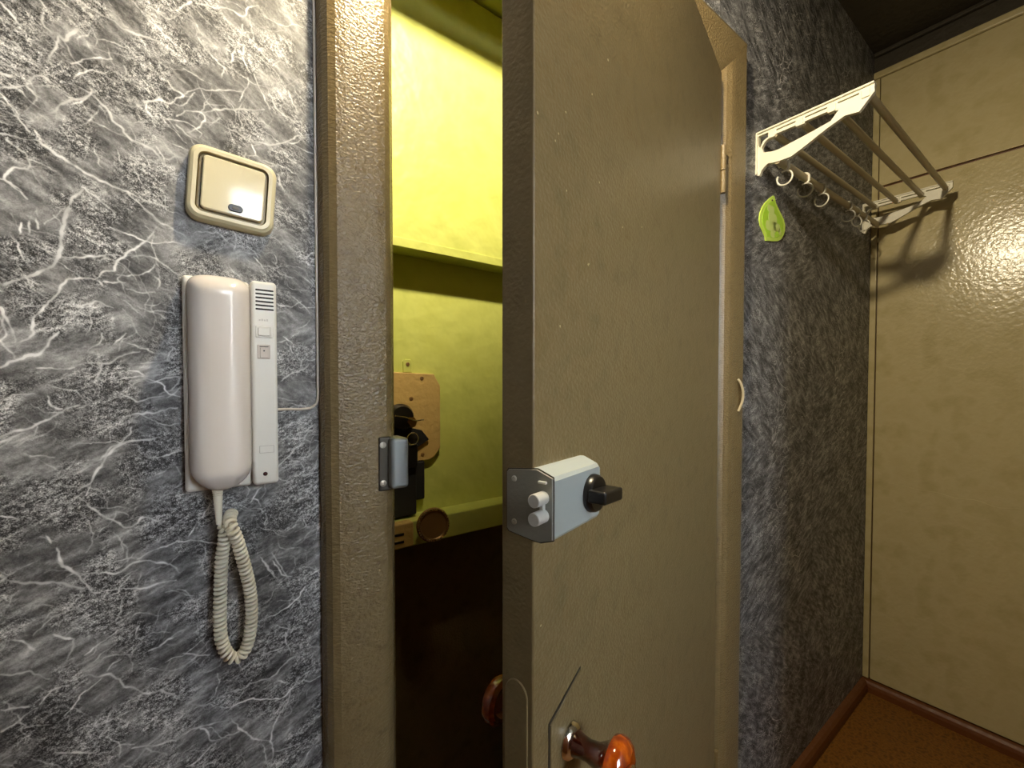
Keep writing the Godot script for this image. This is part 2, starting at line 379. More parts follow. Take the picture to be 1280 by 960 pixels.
func make_materials() -> void:
	var img := stone_image(1024, 2048, Vector2(TILE_W, TILE_H), 11, true, 1.22)
	var m := mat(Color.WHITE, 0.55)
	var img_m := img.duplicate(); img_m.generate_mipmaps()
	m.albedo_texture = ImageTexture.create_from_image(img_m)
	var nm := img.duplicate(); nm.resize(512, 1024, Image.INTERPOLATE_BILINEAR); nm.bump_map_to_normal_map(1.2)
	m.normal_enabled = true; m.normal_texture = ImageTexture.create_from_image(nm); m.normal_scale = 0.3
	M.stone = m
	var kh := Color8(122, 106, 73)
	M.khaki = relief(mat(kh, 0.36), pix(3, 0.10, 3), Vector3(3.0, 3.0, 3.0), 0.16)
	M.khaki.albedo_texture = ramp_tex(pix(5, 0.01, 4), [Color(0.84, 0.83, 0.80), Color(0.96, 0.96, 0.95), Color(1, 1, 1), Color(0.90, 0.87, 0.80)])
	M.casing = relief(mat(kh, 0.32), pix(4, 0.05, 3), Vector3(5.0, 9.0, 5.0), 0.5, 8.0)
	M.casing.albedo_texture = ramp_tex(pix(6, 0.012, 4), [Color(0.82, 0.80, 0.76), Color(0.97, 0.96, 0.95), Color(1, 1, 1), Color(0.92, 0.88, 0.80)])
	M.cream = relief(mat(Color8(196, 183, 140), 0.2), pix(8, 0.05, 3), Vector3(2.0, 2.0, 2.0), 0.08)
	M.cream.albedo_texture = ramp_tex(pix(9, 0.008, 4), [Color(0.93, 0.92, 0.88), Color(1, 1, 1), Color(0.97, 0.96, 0.94)])
	M.cream.metallic_specular = 0.45
	M.lime = relief(mat(Color8(200, 207, 112), 0.42), pix(10, 0.02, 3), Vector3(2, 2, 2), 0.2)
	M.lime.albedo_texture = ramp_tex(pix(12, 0.007, 4), [Color(0.92, 0.93, 0.88), Color(1, 1, 1), Color(0.97, 0.97, 0.92)])
	M.tan = relief(mat(Color8(196, 166, 104), 0.42), pix(14, 0.03, 3), Vector3(4, 4, 4), 0.3)
	M.black = mat(Color8(16, 15, 15), 0.3)
	M.black_matt = mat(Color8(11, 10, 10), 0.85)
	M.switch_frame = mat(Color8(202, 193, 158), 0.3)
	M.switch_rim = mat(Color8(120, 102, 52), 0.35)
	M.switch_rocker = mat(Color8(214, 205, 172), 0.08)
	M.phone = mat(Color8(222, 214, 206), 0.22); M.phone.clearcoat_enabled = true; M.phone.clearcoat = 0.3; M.phone.clearcoat_roughness = 0.1
	M.phone_base = mat(Color8(226, 224, 216), 0.4)
	M.phone_mark = mat(Color8(196, 192, 184), 0.5)
	M.phone_button = mat(Color8(196, 186, 176), 0.4)
	M.led = mat(Color8(52, 14, 16), 0.15)
	M.cord = mat(Color8(226, 220, 200), 0.42)
	M.wire = mat(Color8(206, 198, 186), 0.5)
	M.lock_grey = mat(Color8(168, 176, 174), 0.42); M.lock_grey.metallic = 0.25
	M.lock_plate = relief(mat(Color8(142, 141, 132), 0.45, 0.35), pix(16, 0.05, 3), Vector3(8, 8, 8), 0.15)
	M.steel = mat(Color8(206, 206, 200), 0.3, 0.35)
	M.screw = mat(Color8(186, 182, 170), 0.3, 0.4)
	M.strike = mat(Color8(150, 156, 156), 0.4, 0.4)
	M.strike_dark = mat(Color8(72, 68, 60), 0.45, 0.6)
	M.chrome = mat(Color8(220, 214, 200), 0.14, 1.0)
	M.amber = mat(Color8(186, 102, 24), 0.10); M.amber.clearcoat_enabled = true; M.amber.clearcoat = 1.0; M.amber.clearcoat_roughness = 0.04
	M.amber.albedo_texture = ramp_tex(pix(21, 0.012, 3), [Color(0.42, 0.22, 0.12), Color(0.72, 0.52, 0.4), Color(1, 1, 1)])
	M.amber.uv1_triplanar = true; M.amber.uv1_scale = Vector3(12, 12, 12)
	M.amber_dark = mat(Color8(66, 18, 6), 0.12); M.amber_dark.clearcoat_enabled = true; M.amber_dark.clearcoat = 1.0; M.amber_dark.clearcoat_roughness = 0.05
	M.brass = mat(Color8(150, 112, 62), 0.28, 0.95)
	M.brass_dark = relief(mat(Color8(150, 118, 78), 0.35, 0.45), pix(17, 0.06, 2), Vector3(20, 20, 20), 0.3)
	M.rack = mat(Color8(236, 232, 214), 0.38)
	M.rack_bar = mat(Color8(196, 184, 152), 0.35)
	M.hook = mat(Color8(230, 228, 214), 0.3)
	M.leaf_rim = mat(Color8(216, 248, 104), 0.45)
	M.leaf = mat(Color8(186, 236, 56), 0.45)
	M.leaf_print = mat(Color8(222, 244, 140), 0.5)
	M.wood_base = relief(mat(Color8(104, 58, 22), 0.4), pix(18, 0.03, 3), Vector3(1.5, 20, 1.5), 0.2)
	M.floor = relief(mat(Color8(148, 102, 38), 0.5), noise(19, 0.03, 4, FastNoiseLite.TYPE_SIMPLEX_SMOOTH, FastNoiseLite.FRACTAL_RIDGED), Vector3(4, 4, 4), 0.7)
	M.floor.albedo_texture = ramp_tex(noise(20, 0.022, 4, FastNoiseLite.TYPE_SIMPLEX_SMOOTH, FastNoiseLite.FRACTAL_RIDGED), [Color(0.55, 0.5, 0.42), Color(0.85, 0.8, 0.72), Color(1, 1, 1)])
	M.ceiling = relief(mat(Color8(58, 52, 40), 0.7), pix(22, 0.03, 4), Vector3(2, 2, 2), 0.4)
	M.white_paint = mat(Color8(230, 228, 220), 0.4)
	M.glass = mat(Color(0.9, 0.95, 1.0, 0.06), 0.02); M.glass.transparency = BaseMaterial3D.TRANSPARENCY_ALPHA
	M.shade = mat(Color8(210, 200, 170), 0.5)
	M.bulb = mat(Color(1, 0.93, 0.78), 0.4); M.bulb.emission_enabled = true; M.bulb.emission = Color(1.0, 0.93, 0.79); M.bulb.emission_energy_multiplier = 6.0

# papered wall boxes: UVs in metres of the paper's own repeat
func papered(lo: Vector3, hi: Vector3, tile: Vector2, origin: Vector2, into: MB) -> void:
	var from := into.v.size()
	into.box(lo, hi)
	for i in range(from, into.v.size()):
		var p := into.v[i]; var nn := into.n[i]
		var u := p.x if absf(nn.z) > 0.5 else (p.z if absf(nn.x) > 0.5 else p.x)
		var w := p.y if absf(nn.y) < 0.5 else p.z
		into.t[i] = Vector2((u - origin.x) / tile.x, (origin.y - w) / tile.y)

# ------------------------------------------------------------------ scene
func _ready() -> void:
	var cam := Camera3D.new(); cam.name = "camera"; add_child(cam)
	cam.position = CAM
	cam.rotation = Vector3(-PITCH, -YAW, 0)
	cam.near = 0.05; cam.far = 60.0
	cam.projection = Camera3D.PROJECTION_FRUSTUM
	cam.size = 2.0 * 480.0 / FOCAL * cam.near
	cam.frustum_offset = Vector2(0, (CY - 480.0) / FOCAL * cam.near)
	var we := WorldEnvironment.new(); we.name = "surroundings"; add_child(we)
	var env := Environment.new(); we.environment = env
	env.background_mode = Environment.BG_SKY
	var sky := Sky.new(); env.sky = sky
	var sm := ProceduralSkyMaterial.new(); sky.sky_material = sm
	sm.sky_top_color = Color(0.84, 0.88, 0.92); sm.sky_horizon_color = Color(0.93, 0.93, 0.92); sm.ground_horizon_color = Color(0.62, 0.62, 0.60); sm.ground_bottom_color = Color(0.35, 0.34, 0.32)
	env.background_energy_multiplier = 36.0
	env.tonemap_mode = Environment.TONE_MAPPER_LINEAR
	env.tonemap_exposure = 1.0
	env.sdfgi_enabled = true; env.ssao_enabled = true; env.ssil_enabled = true
	make_materials()
	build_shell()
	build_window()
	build_sconce()
	build_frame()
	build_door()
	build_outer_door()
	build_cupboard_wall()
	build_added_cupboard()
	build_switch()
	build_intercom()
	build_rack()
	build_small()

func build_shell() -> void:
	var T := Vector2(TILE_W, TILE_H); var O := Vector2(TILE_X, TILE_TOP)
	# door wall, left of the opening and over it
	var w := mb()
	papered(Vector3(LEFT_X, FLOOR_Y, -0.32), Vector3(0.19, CEIL_Y, 0.0), T, O, w)
	papered(Vector3(0.19, 2.07, -0.32), Vector3(1.07, CEIL_Y, 0.0), T, O, w)
	struct(obj("wall_front", w, M.stone), "grey stone-patterned wallpaper with pale veins behind the intercom", "wall")
	w = mb()
	papered(Vector3(1.07, FLOOR_Y, -0.32), Vector3(1.72, CEIL_Y, 0.0), T, Vector2(1.72, 1.545), w)
	papered(Vector3(1.72, FLOOR_Y, -0.32), Vector3(RIGHT_X + 0.1, CEIL_Y, -0.0006), T, Vector2(1.72, 1.745), w)
	struct(obj("wall_right_of_door", w, M.stone), "dark marbled wallpaper strip between the door casing and the cupboard wall", "wall")
	w = mb()
	papered(Vector3(LEFT_X - 0.1, FLOOR_Y, -0.32), Vector3(LEFT_X, CEIL_Y, BACK_Z + 0.1), T, O, w)
	struct(obj("wall_left", w, M.stone), "grey stone-patterned wallpaper on the wall at the hall's end", "wall")
	w = mb()
	for r in [[LEFT_X, 0.95, FLOOR_Y, 1.25], [LEFT_X, 0.95, 2.45, CEIL_Y], [LEFT_X, 0.12, 1.25, 2.45], [0.90, 0.95, 1.25, 2.45]]:
		papered(Vector3(r[0], r[2], BACK_Z), Vector3(r[1], r[3], BACK_Z + 0.1), T, O, w)
	struct(obj("wall_back", w, M.stone), "papered wall with a window facing the front door", "wall")
	w = mb()
	papered(Vector3(0.95, FLOOR_Y, 1.05), Vector3(RIGHT_X, CEIL_Y, BACK_Z + 0.1), T, O, w)  # added block out of view, cuts the daylight off from the coat rack side
	struct(obj("added_wall_block", w, M.stone), "added unseen papered wall block that keeps window light off the coat rack side", "wall")
	struct(obj("floor", mb().box(Vector3(LEFT_X - 0.1, FLOOR_Y - 0.1, -0.32), Vector3(RIGHT_X + 0.1, FLOOR_Y, BACK_Z + 0.1)), M.floor), "orange-brown embossed linoleum floor", "floor")
	struct(obj("ceiling", mb().box(Vector3(LEFT_X - 0.1, CEIL_Y, -0.32), Vector3(RIGHT_X + 0.1, CEIL_Y + 0.1, BACK_Z + 0.1)), M.ceiling), "dark papered ceiling over the hall", "ceiling")
	# skirting: quarter-round lath along the strip of wall and along the cupboard wall
	var prof := PackedVector2Array([Vector2(0, 0), Vector2(0.026, 0), Vector2(0.026, 0.022), Vector2(0.022, 0.034), Vector2(0.014, 0.042), Vector2(0, 0.045)])
	var a := PackedVector3Array(); var b := PackedVector3Array(); var c := PackedVector3Array(); var d := PackedVector3Array()
	for p in prof:
		a.append(Vector3(1.157, FLOOR_Y + p.y, p.x)); b.append(Vector3(RIGHT_X - p.x, FLOOR_Y + p.y, p.x))
		c.append(Vector3(RIGHT_X - p.x, FLOOR_Y + p.y, p.x)); d.append(Vector3(RIGHT_X - p.x, FLOOR_Y + p.y, 1.05))
	struct(obj("baseboard_front", mb().loft(a, b, Vector3(1.7, FLOOR_Y + 0.015, 0.008)), M.wood_base), "brown wooden skirting under the dark wallpaper strip", "baseboard")
	struct(obj("baseboard_right", mb().loft(c, d, Vector3(RIGHT_X - 0.008, FLOOR_Y + 0.015, 1.0)), M.wood_base), "brown wooden skirting under the cream cupboard wall", "baseboard")

func build_window() -> void:
	var win := Node3D.new(); win.name = "window_1"; add_child(win)
	struct(win, "white two-leaf window in the wall facing the front door", "window")
	var x0 := 0.12; var x1 := 0.90; var y0 := 1.25; var y1 := 2.45; var z := BACK_Z
	for leaf in [[x0, 0.51], [0.51, x1]]:
		var f := mb()
		f.rbox(Vector3(leaf[0], y0, z + 0.02), Vector3(leaf[0] + 0.06, y1, z + 0.07), 0.006, 2); f.rbox(Vector3(leaf[1] - 0.06, y0, z + 0.02), Vector3(leaf[1], y1, z + 0.07), 0.006, 2)
		f.rbox(Vector3(leaf[0] + 0.06, y0, z + 0.02), Vector3(leaf[1] - 0.06, y0 + 0.06, z + 0.07), 0.006, 2); f.rbox(Vector3(leaf[0] + 0.06, y1 - 0.06, z + 0.02), Vector3(leaf[1] - 0.06, y1, z + 0.07), 0.006, 2)
		var fo := obj("window_frame", f, M.white_paint, win)
		obj("pane", mb().box(Vector3(leaf[0] + 0.06, y0 + 0.06, z + 0.043), Vector3(leaf[1] - 0.06, y1 - 0.06, z + 0.047)), M.glass, fo)

func build_sconce() -> void:
	var s := thing("wall_lamp", "small wall lamp with a cream dome shade above the front door", "lamp")
	obj("wall_plate", mb().rod(Vector3(LAMP.x, 2.30, 0.0), Vector3(LAMP.x, 2.30, 0.018), 0.045, 0.005), M.brass, s)
	obj("arm", mb().tube(PackedVector3Array([Vector3(LAMP.x, 2.30, 0.015), Vector3(LAMP.x, 2.33, 0.08), Vector3(LAMP.x, 2.345, 0.16), Vector3(LAMP.x, 2.335, 0.24), Vector3(LAMP.x, 2.30, LAMP.z - 0.01), Vector3(LAMP.x, 2.27, LAMP.z)]), 0.006), M.brass, s)
	obj("socket", mb().rod(LAMP + Vector3(0, 0.045, 0), LAMP + Vector3(0, 0.115, 0), 0.018, 0.003), M.brass, s)
	obj("lamp_shade", mb().lathe(PackedVector2Array([Vector2(0.016, 0.112), Vector2(0.05, 0.105), Vector2(0.080, 0.080), Vector2(0.098, 0.022), Vector2(0.0995, 0.022), Vector2(0.082, 0.083), Vector2(0.05, 0.1075), Vector2(0.016, 0.115)]), LAMP, Vector3.UP, 32), M.shade, s)
	obj("bulb", mb().lathe(PackedVector2Array([Vector2(0.0, -0.034), Vector2(0.014, -0.031), Vector2(0.025, -0.021), Vector2(0.030, -0.004), Vector2(0.027, 0.014), Vector2(0.019, 0.032), Vector2(0.014, 0.047), Vector2(0.0, 0.048)]), LAMP, Vector3.UP, 24), M.bulb, s)
	var l := OmniLight3D.new(); l.name = "lamp_light"; add_child(l)
	l.position = LAMP; l.light_color = Color(1.0, 0.93, 0.79); l.light_energy = 1.55; l.light_size = 0.028
	l.omni_range = 8.0; l.omni_attenuation = 2.0; l.shadow_enabled = true

# ------------------------------------------------------------------ door frame (khaki paint)
func build_frame() -> void:
	var fr := Node3D.new(); fr.name = "trim_1"; add_child(fr)
	struct(fr, "khaki-painted wooden frame and casing round the front door", "door frame")
	var y0 := FLOOR_Y; var yi := 2.022
	# left casing: profile (x, z), swept upright and mitred with the head
	var left := PackedVector2Array([Vector2(0.1235, 0.0), Vector2(0.1235, 0.008), Vector2(0.126, 0.018), Vector2(0.131, 0.026), Vector2(0.139, 0.0305), Vector2(0.150, 0.032), Vector2(0.188, 0.032), Vector2(0.198, 0.0305), Vector2(0.206, 0.026), Vector2(0.2115, 0.018), Vector2(0.2125, 0.0)])
	var a := PackedVector3Array(); var b := PackedVector3Array()
	for p in left: a.append(Vector3(p.x, y0, p.y)); b.append(Vector3(p.x, yi + (0.2125 - p.x) * 1.32, p.y))
	obj("casing_post", mb().loft(a, b, Vector3(0.168, 1.0, 0.012)), M.casing, fr)
	var right := PackedVector2Array([Vector2(1.0395, 0.0), Vector2(1.0395, 0.010), Vector2(1.045, 0.017), Vector2(1.058, 0.026), Vector2(1.074, 0.0315), Vector2(1.088, 0.033), Vector2(1.142, 0.033), Vector2(1.152, 0.029), Vector2(1.156, 0.018), Vector2(1.156, 0.0)])
	a.clear(); b.clear()
	for p in right: a.append(Vector3(p.x, y0, p.y)); b.append(Vector3(p.x, yi + (p.x - 1.0395), p.y))
	obj("casing_post", mb().loft(a, b, Vector3(1.10, 1.0, 0.012)), M.casing, fr)
	a.clear(); b.clear()
	for p in right:
		var up: float = yi + (p.x - 1.0395)
		a.append(Vector3(0.2125 - (p.x - 1.0395) / 1.32, up + 0.0008, p.y)); b.append(Vector3(p.x, up + 0.0008, p.y))
	obj("casing_head", mb().loft(a, b, Vector3(0.6, yi + 0.055, 0.012)), M.casing, fr)
	# jambs with a rabbet for the leaf
	obj("jamb", mb().rbox(Vector3(0.19, y0, -0.12), Vector3(0.2155, 2.045, -0.001), 0.003, 2).rbox(Vector3(0.2155, y0, -0.12), Vector3(0.232, 2.02, -0.030), 0.003, 2), M.casing, fr)
	obj("jamb", mb().rbox(Vector3(1.0385, y0, -0.12), Vector3(1.07, 2.045, -0.001), 0.003, 2).rbox(Vector3(1.018, y0, -0.12), Vector3(1.0385, 2.02, -0.040), 0.003, 2), M.casing, fr)
	obj("head_jamb", mb().rbox(Vector3(0.2155, 2.03, -0.12), Vector3(1.0385, 2.07, -0.001), 0.003, 2).rbox(Vector3(0.2155, 2.005, -0.12), Vector3(1.0385, 2.03, -0.034), 0.003, 2), M.casing, fr)
	obj("threshold", mb().rbox(Vector3(0.19, FLOOR_Y, -0.12), Vector3(1.07, FLOOR_Y + 0.03, 0.0), 0.004, 2), M.wood_base, fr)
	# lining between the two doors
	obj("lining_board", mb().box(Vector3(0.19, FLOOR_Y, -0.25), Vector3(0.205, 2.07, -0.12)), M.lime, fr)
	obj("lining_board", mb().box(Vector3(1.055, FLOOR_Y, -0.25), Vector3(1.07, 2.07, -0.12)), M.lime, fr)
	obj("lining_board", mb().box(Vector3(0.205, 2.055, -0.25), Vector3(1.055, 2.07, -0.12)), M.lime, fr)
	# strike box that takes the bolts
	var sp := obj("strike_plate", mb().rbox(Vector3(0.1865, 1.124, 0.030), Vector3(0.206, 1.193, 0.0345), 0.0015, 2), M.strike_dark, fr)
	sp.set_meta("label", "grey metal strike box screwed to the door casing")
	obj("strike_box", mb().rbox(Vector3(0.1985, 1.127, 0.012), Vector3(0.2215, 1.192, 0.0475), 0.005, 3), M.strike, sp)
	for y in [1.183, 1.134]:
		obj("screw", screw_shape(Vector3(0.1915, y, 0.0345), Vector3.BACK, 0.0042), M.screw, sp)
	# hinge
	var hz := Vector3(1.0305, 0, 0.0335)
	var h := obj("hinge", mb().rod(hz + Vector3(0, 1.722, 0), hz + Vector3(0, 1.7745, 0), 0.0062, 0.001), M.casing, fr)
	obj("knuckle", mb().rod(hz + Vector3(0, 1.776, 0), hz + Vector3(0, 1.836, 0), 0.0062, 0.001), M.casing, h)
	var h2 := obj("hinge", mb().rod(hz + Vector3(0, 0.24, 0), hz + Vector3(0, 0.292, 0), 0.0062, 0.001), M.casing, fr)
	obj("knuckle", mb().rod(hz + Vector3(0, 0.294, 0), hz + Vector3(0, 0.35, 0), 0.0062, 0.001), M.casing, h2)

func screw_shape(at: Vector3, dir: Vector3, r: float) -> MB:
	var s := mb().lathe(PackedVector2Array([Vector2(0, -0.001), Vector2(r, -0.001), Vector2(r, 0.0006), Vector2(r * 0.7, 0.0014), Vector2(r * 0.3, 0.0014), Vector2(r * 0.24, 0.0003), Vector2(0, 0.0003)]), at, dir, 14)
	return s

# ------------------------------------------------------------------ the front door, ajar: local x runs from the hinge to the free edge, local -z faces the hall
func build_door() -> void:
	var d := Node3D.new(); d.name = "door_1"; add_child(d)
	d.position = HINGE; d.rotation.y = PI + SWING
	struct(d, "khaki-painted front door leaf standing ajar, with a grey rim lock", "door")
	obj("leaf_panel", mb().rbox(Vector3(0.0, FLOOR_Y + 0.035, 0.0), Vector3(0.80, 2.008, 0.0389), 0.0022, 3), M.khaki, d)
	# small chips in the paint
	var rng := RandomNumberGenerator.new(); rng.seed = 5
	var ch := mb()
	for q in [[760, 75], [707, 140], [740, 118], [672, 141], [698, 167], [694, 176], [749, 228], [708, 238], [778, 284], [802, 284], [736, 330], [735, 331], [700, 408], [676, 782], [668, 300], [667, 420], [668, 500]]:
		var p := d.transform.affine_inverse() * leaf_point(q[0], q[1])
		if p.x > 0.797: continue
		var o := PackedVector2Array()
		for k in 6: o.append(Vector2(p.x, p.y) + Vector2(cos(TAU * k / 6), sin(TAU * k / 6)) * rng.randf_range(0.0007, 0.0016))
		ch.extrude(o, 0.0, -0.0003)
	obj("paint_chips", ch, M.rack_bar, d)
	# rim lock: side plate on the edge of the leaf, painted case on its face
	var plate := PackedVector2Array([Vector2(0.031, 1.1735), Vector2(0.0285, 1.1765), Vector2(-0.005, 1.180), Vector2(-0.0225, 1.1735), Vector2(-0.0225, 1.116), Vector2(-0.008, 1.111), Vector2(0.002, 1.1115), Vector2(0.0285, 1.1150), Vector2(0.031, 1.118)])
	var lk := obj("rim_lock", mb().extrude(plate, 0.0, 0.0022, 0.0006).moved(Transform3D(Basis(Vector3(0, 0, 1), Vector3.UP, Vector3(1, 0, 0)), Vector3(0.7995, 0, 0))), M.lock_plate, d)
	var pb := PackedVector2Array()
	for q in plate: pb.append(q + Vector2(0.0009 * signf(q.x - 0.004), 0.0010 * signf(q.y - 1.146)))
	obj("groove_shade", mb().extrude(pb, 0.0, 0.0008).moved(Transform3D(Basis(Vector3(0, 0, 1), Vector3.UP, Vector3(1, 0, 0)), Vector3(0.7998, 0, 0))), M.strike_dark, lk)  # dark outline painted in for the shaded gap round the lock plate
	lk.set_meta("label", "grey rim lock with two round bolts and a black thumb turn")
	var sec := PackedVector2Array([Vector2(0.0, 1.111), Vector2(-0.008, 1.111), Vector2(-0.0205, 1.1145), Vector2(-0.023, 1.118), Vector2(-0.023, 1.1705), Vector2(-0.0205, 1.174), Vector2(-0.005, 1.1805), Vector2(0.0, 1.1805)])
	var A := PackedVector3Array(); var B := PackedVector3Array(); var Cc := PackedVector3Array()
	var mid := Vector2(-0.006, 1.146)
	for p in sec:
		A.append(Vector3(0.7990, p.y, p.x)); B.append(Vector3(0.7065, p.y, p.x))
		var q := mid + (p - mid) * 0.86; q.x = minf(q.x, 0.0) if p.x < -0.001 else p.x
		Cc.append(Vector3(0.6985, q.y, q.x))
	var cs := mb().loft(A, B, Vector3(0.75, 1.146, -0.006)).loft(B, Cc, Vector3(0.70, 1.146, -0.006))
	for i in range(1, sec.size() - 1): cs.flat(Cc[0], Cc[i], Cc[i + 1], Vector3.LEFT); cs.flat(A[0], A[i], A[i + 1], Vector3.RIGHT)
	obj("lock_case", cs, M.lock_grey, lk)
	for y in [1.1545, 1.1375]:
		obj("bolt", mb().rod(Vector3(0.800, y, -0.0125), Vector3(0.8185, y, -0.0125), 0.0063, 0.0006, 24), M.steel, lk)
	obj("bolt_link", mb().rbox(Vector3(0.800, 1.143, -0.0145), Vector3(0.806, 1.150, -0.0105), 0.0006, 2), M.steel, lk)
	obj("latch_tongue", mb().rbox(Vector3(0.800, 1.1675, -0.0165), Vector3(0.8045, 1.1700, -0.0075), 0.0008, 2), M.steel, lk)
	for y in [1.168, 1.1255]:
		obj("screw", screw_shape(Vector3(0.8017, y, 0.0215), Vector3.RIGHT, 0.0030), M.screw, lk)
	var ty := 1.1450; var tx := 0.7235
	obj("turn_rose", mb().lathe(PackedVector2Array([Vector2(0, 0), Vector2(0.0200, 0), Vector2(0.0205, 0.002), Vector2(0.0195, 0.0065), Vector2(0.0180, 0.0085), Vector2(0, 0.0085)]), Vector3(tx, ty, -0.023), Vector3.FORWARD, 36), M.black, lk)
	var grip := mb().rbox(Vector3(-0.0220, -0.0068, -0.026), Vector3(0.0220, 0.0068, -0.006), 0.0025, 3)
	grip.moved(Transform3D(Basis(Vector3(0, 0, 1), deg_to_rad(4.0)), Vector3(tx, ty, -0.023)))
	obj("thumb_turn", grip, M.black, lk)
	# latch faceplate let into the edge, painted over
	var fp := PackedVector2Array()
	for i in 13: var an := PI * i / 12.0; fp.append(Vector2(0.020 + cos(an) * 0.0138, 0.951 + sin(an) * 0.0165))
	fp.append(Vector2(0.0062, 0.80)); fp.append(Vector2(0.0338, 0.80))
	obj("latch_faceplate", mb().extrude(fp, -0.0005, 0.0016, 0.0008).moved(Transform3D(Basis(Vector3(0, 0, 1), Vector3.UP, Vector3(1, 0, 0)), Vector3(0.7998, 0, 0))), M.khaki, d)
	# escutcheon and knobs
	for side in [[-1.0, 0.0], [1.0, 0.0389]]:
		var s: float = side[0]; var z: float = side[1]; var dir := Vector3(0, 0, s)
		var es := PackedVector2Array([Vector2(0.771, 0.755), Vector2(0.771, 0.912), Vector2(0.708, 0.912) if s > 0.0 else Vector2(0.7065, 0.9175 + 0.018), Vector2(0.7065, 0.755)])
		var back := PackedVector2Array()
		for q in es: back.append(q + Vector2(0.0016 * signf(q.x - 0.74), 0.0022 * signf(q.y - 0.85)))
		obj("groove_shade", mb().extrude(back, z, z + s * 0.0009), M.strike_dark, d)  # dark sheet drawing the shadow in the groove round the escutcheon
		var eo := obj("escutcheon", mb().extrude(es, z, z + s * 0.0025, 0.0008), M.khaki, d)
		obj("collar", mb().lathe(PackedVector2Array([Vector2(0, 0.002), Vector2(0.0185, 0.002), Vector2(0.0195, 0.004), Vector2(0.0175, 0.008), Vector2(0.0125, 0.011), Vector2(0.0, 0.011)]), Vector3(0.7325, 0.872, z), dir, 30), M.chrome, eo)
		obj("knob_neck", mb().lathe(PackedVector2Array([Vector2(0.0, 0.008), Vector2(0.0135, 0.009), Vector2(0.0112, 0.018), Vector2(0.0105, 0.026), Vector2(0.0125, 0.036), Vector2(0.019, 0.046), Vector2(0.0235, 0.050), Vector2(0.0, 0.050)]), Vector3(0.7325, 0.872, z), dir, 30), M.amber_dark, eo)
		obj("knob", mb().lathe(PackedVector2Array([Vector2(0.0, 0.048), Vector2(0.0225, 0.0485), Vector2(0.0272, 0.052), Vector2(0.0285, 0.057), Vector2(0.0272, 0.063), Vector2(0.0225, 0.068), Vector2(0.014, 0.0715), Vector2(0.0, 0.0725)]), Vector3(0.7325, 0.872, z), dir, 36), M.amber, eo)
		obj("knob_cap", mb().lathe(PackedVector2Array([Vector2(0.0, 0.0722), Vector2(0.0085, 0.0718), Vector2(0.0085, 0.0735), Vector2(0.006, 0.0752), Vector2(0.0, 0.0755)]), Vector3(0.7325, 0.872, z), dir, 20), M.chrome, eo)

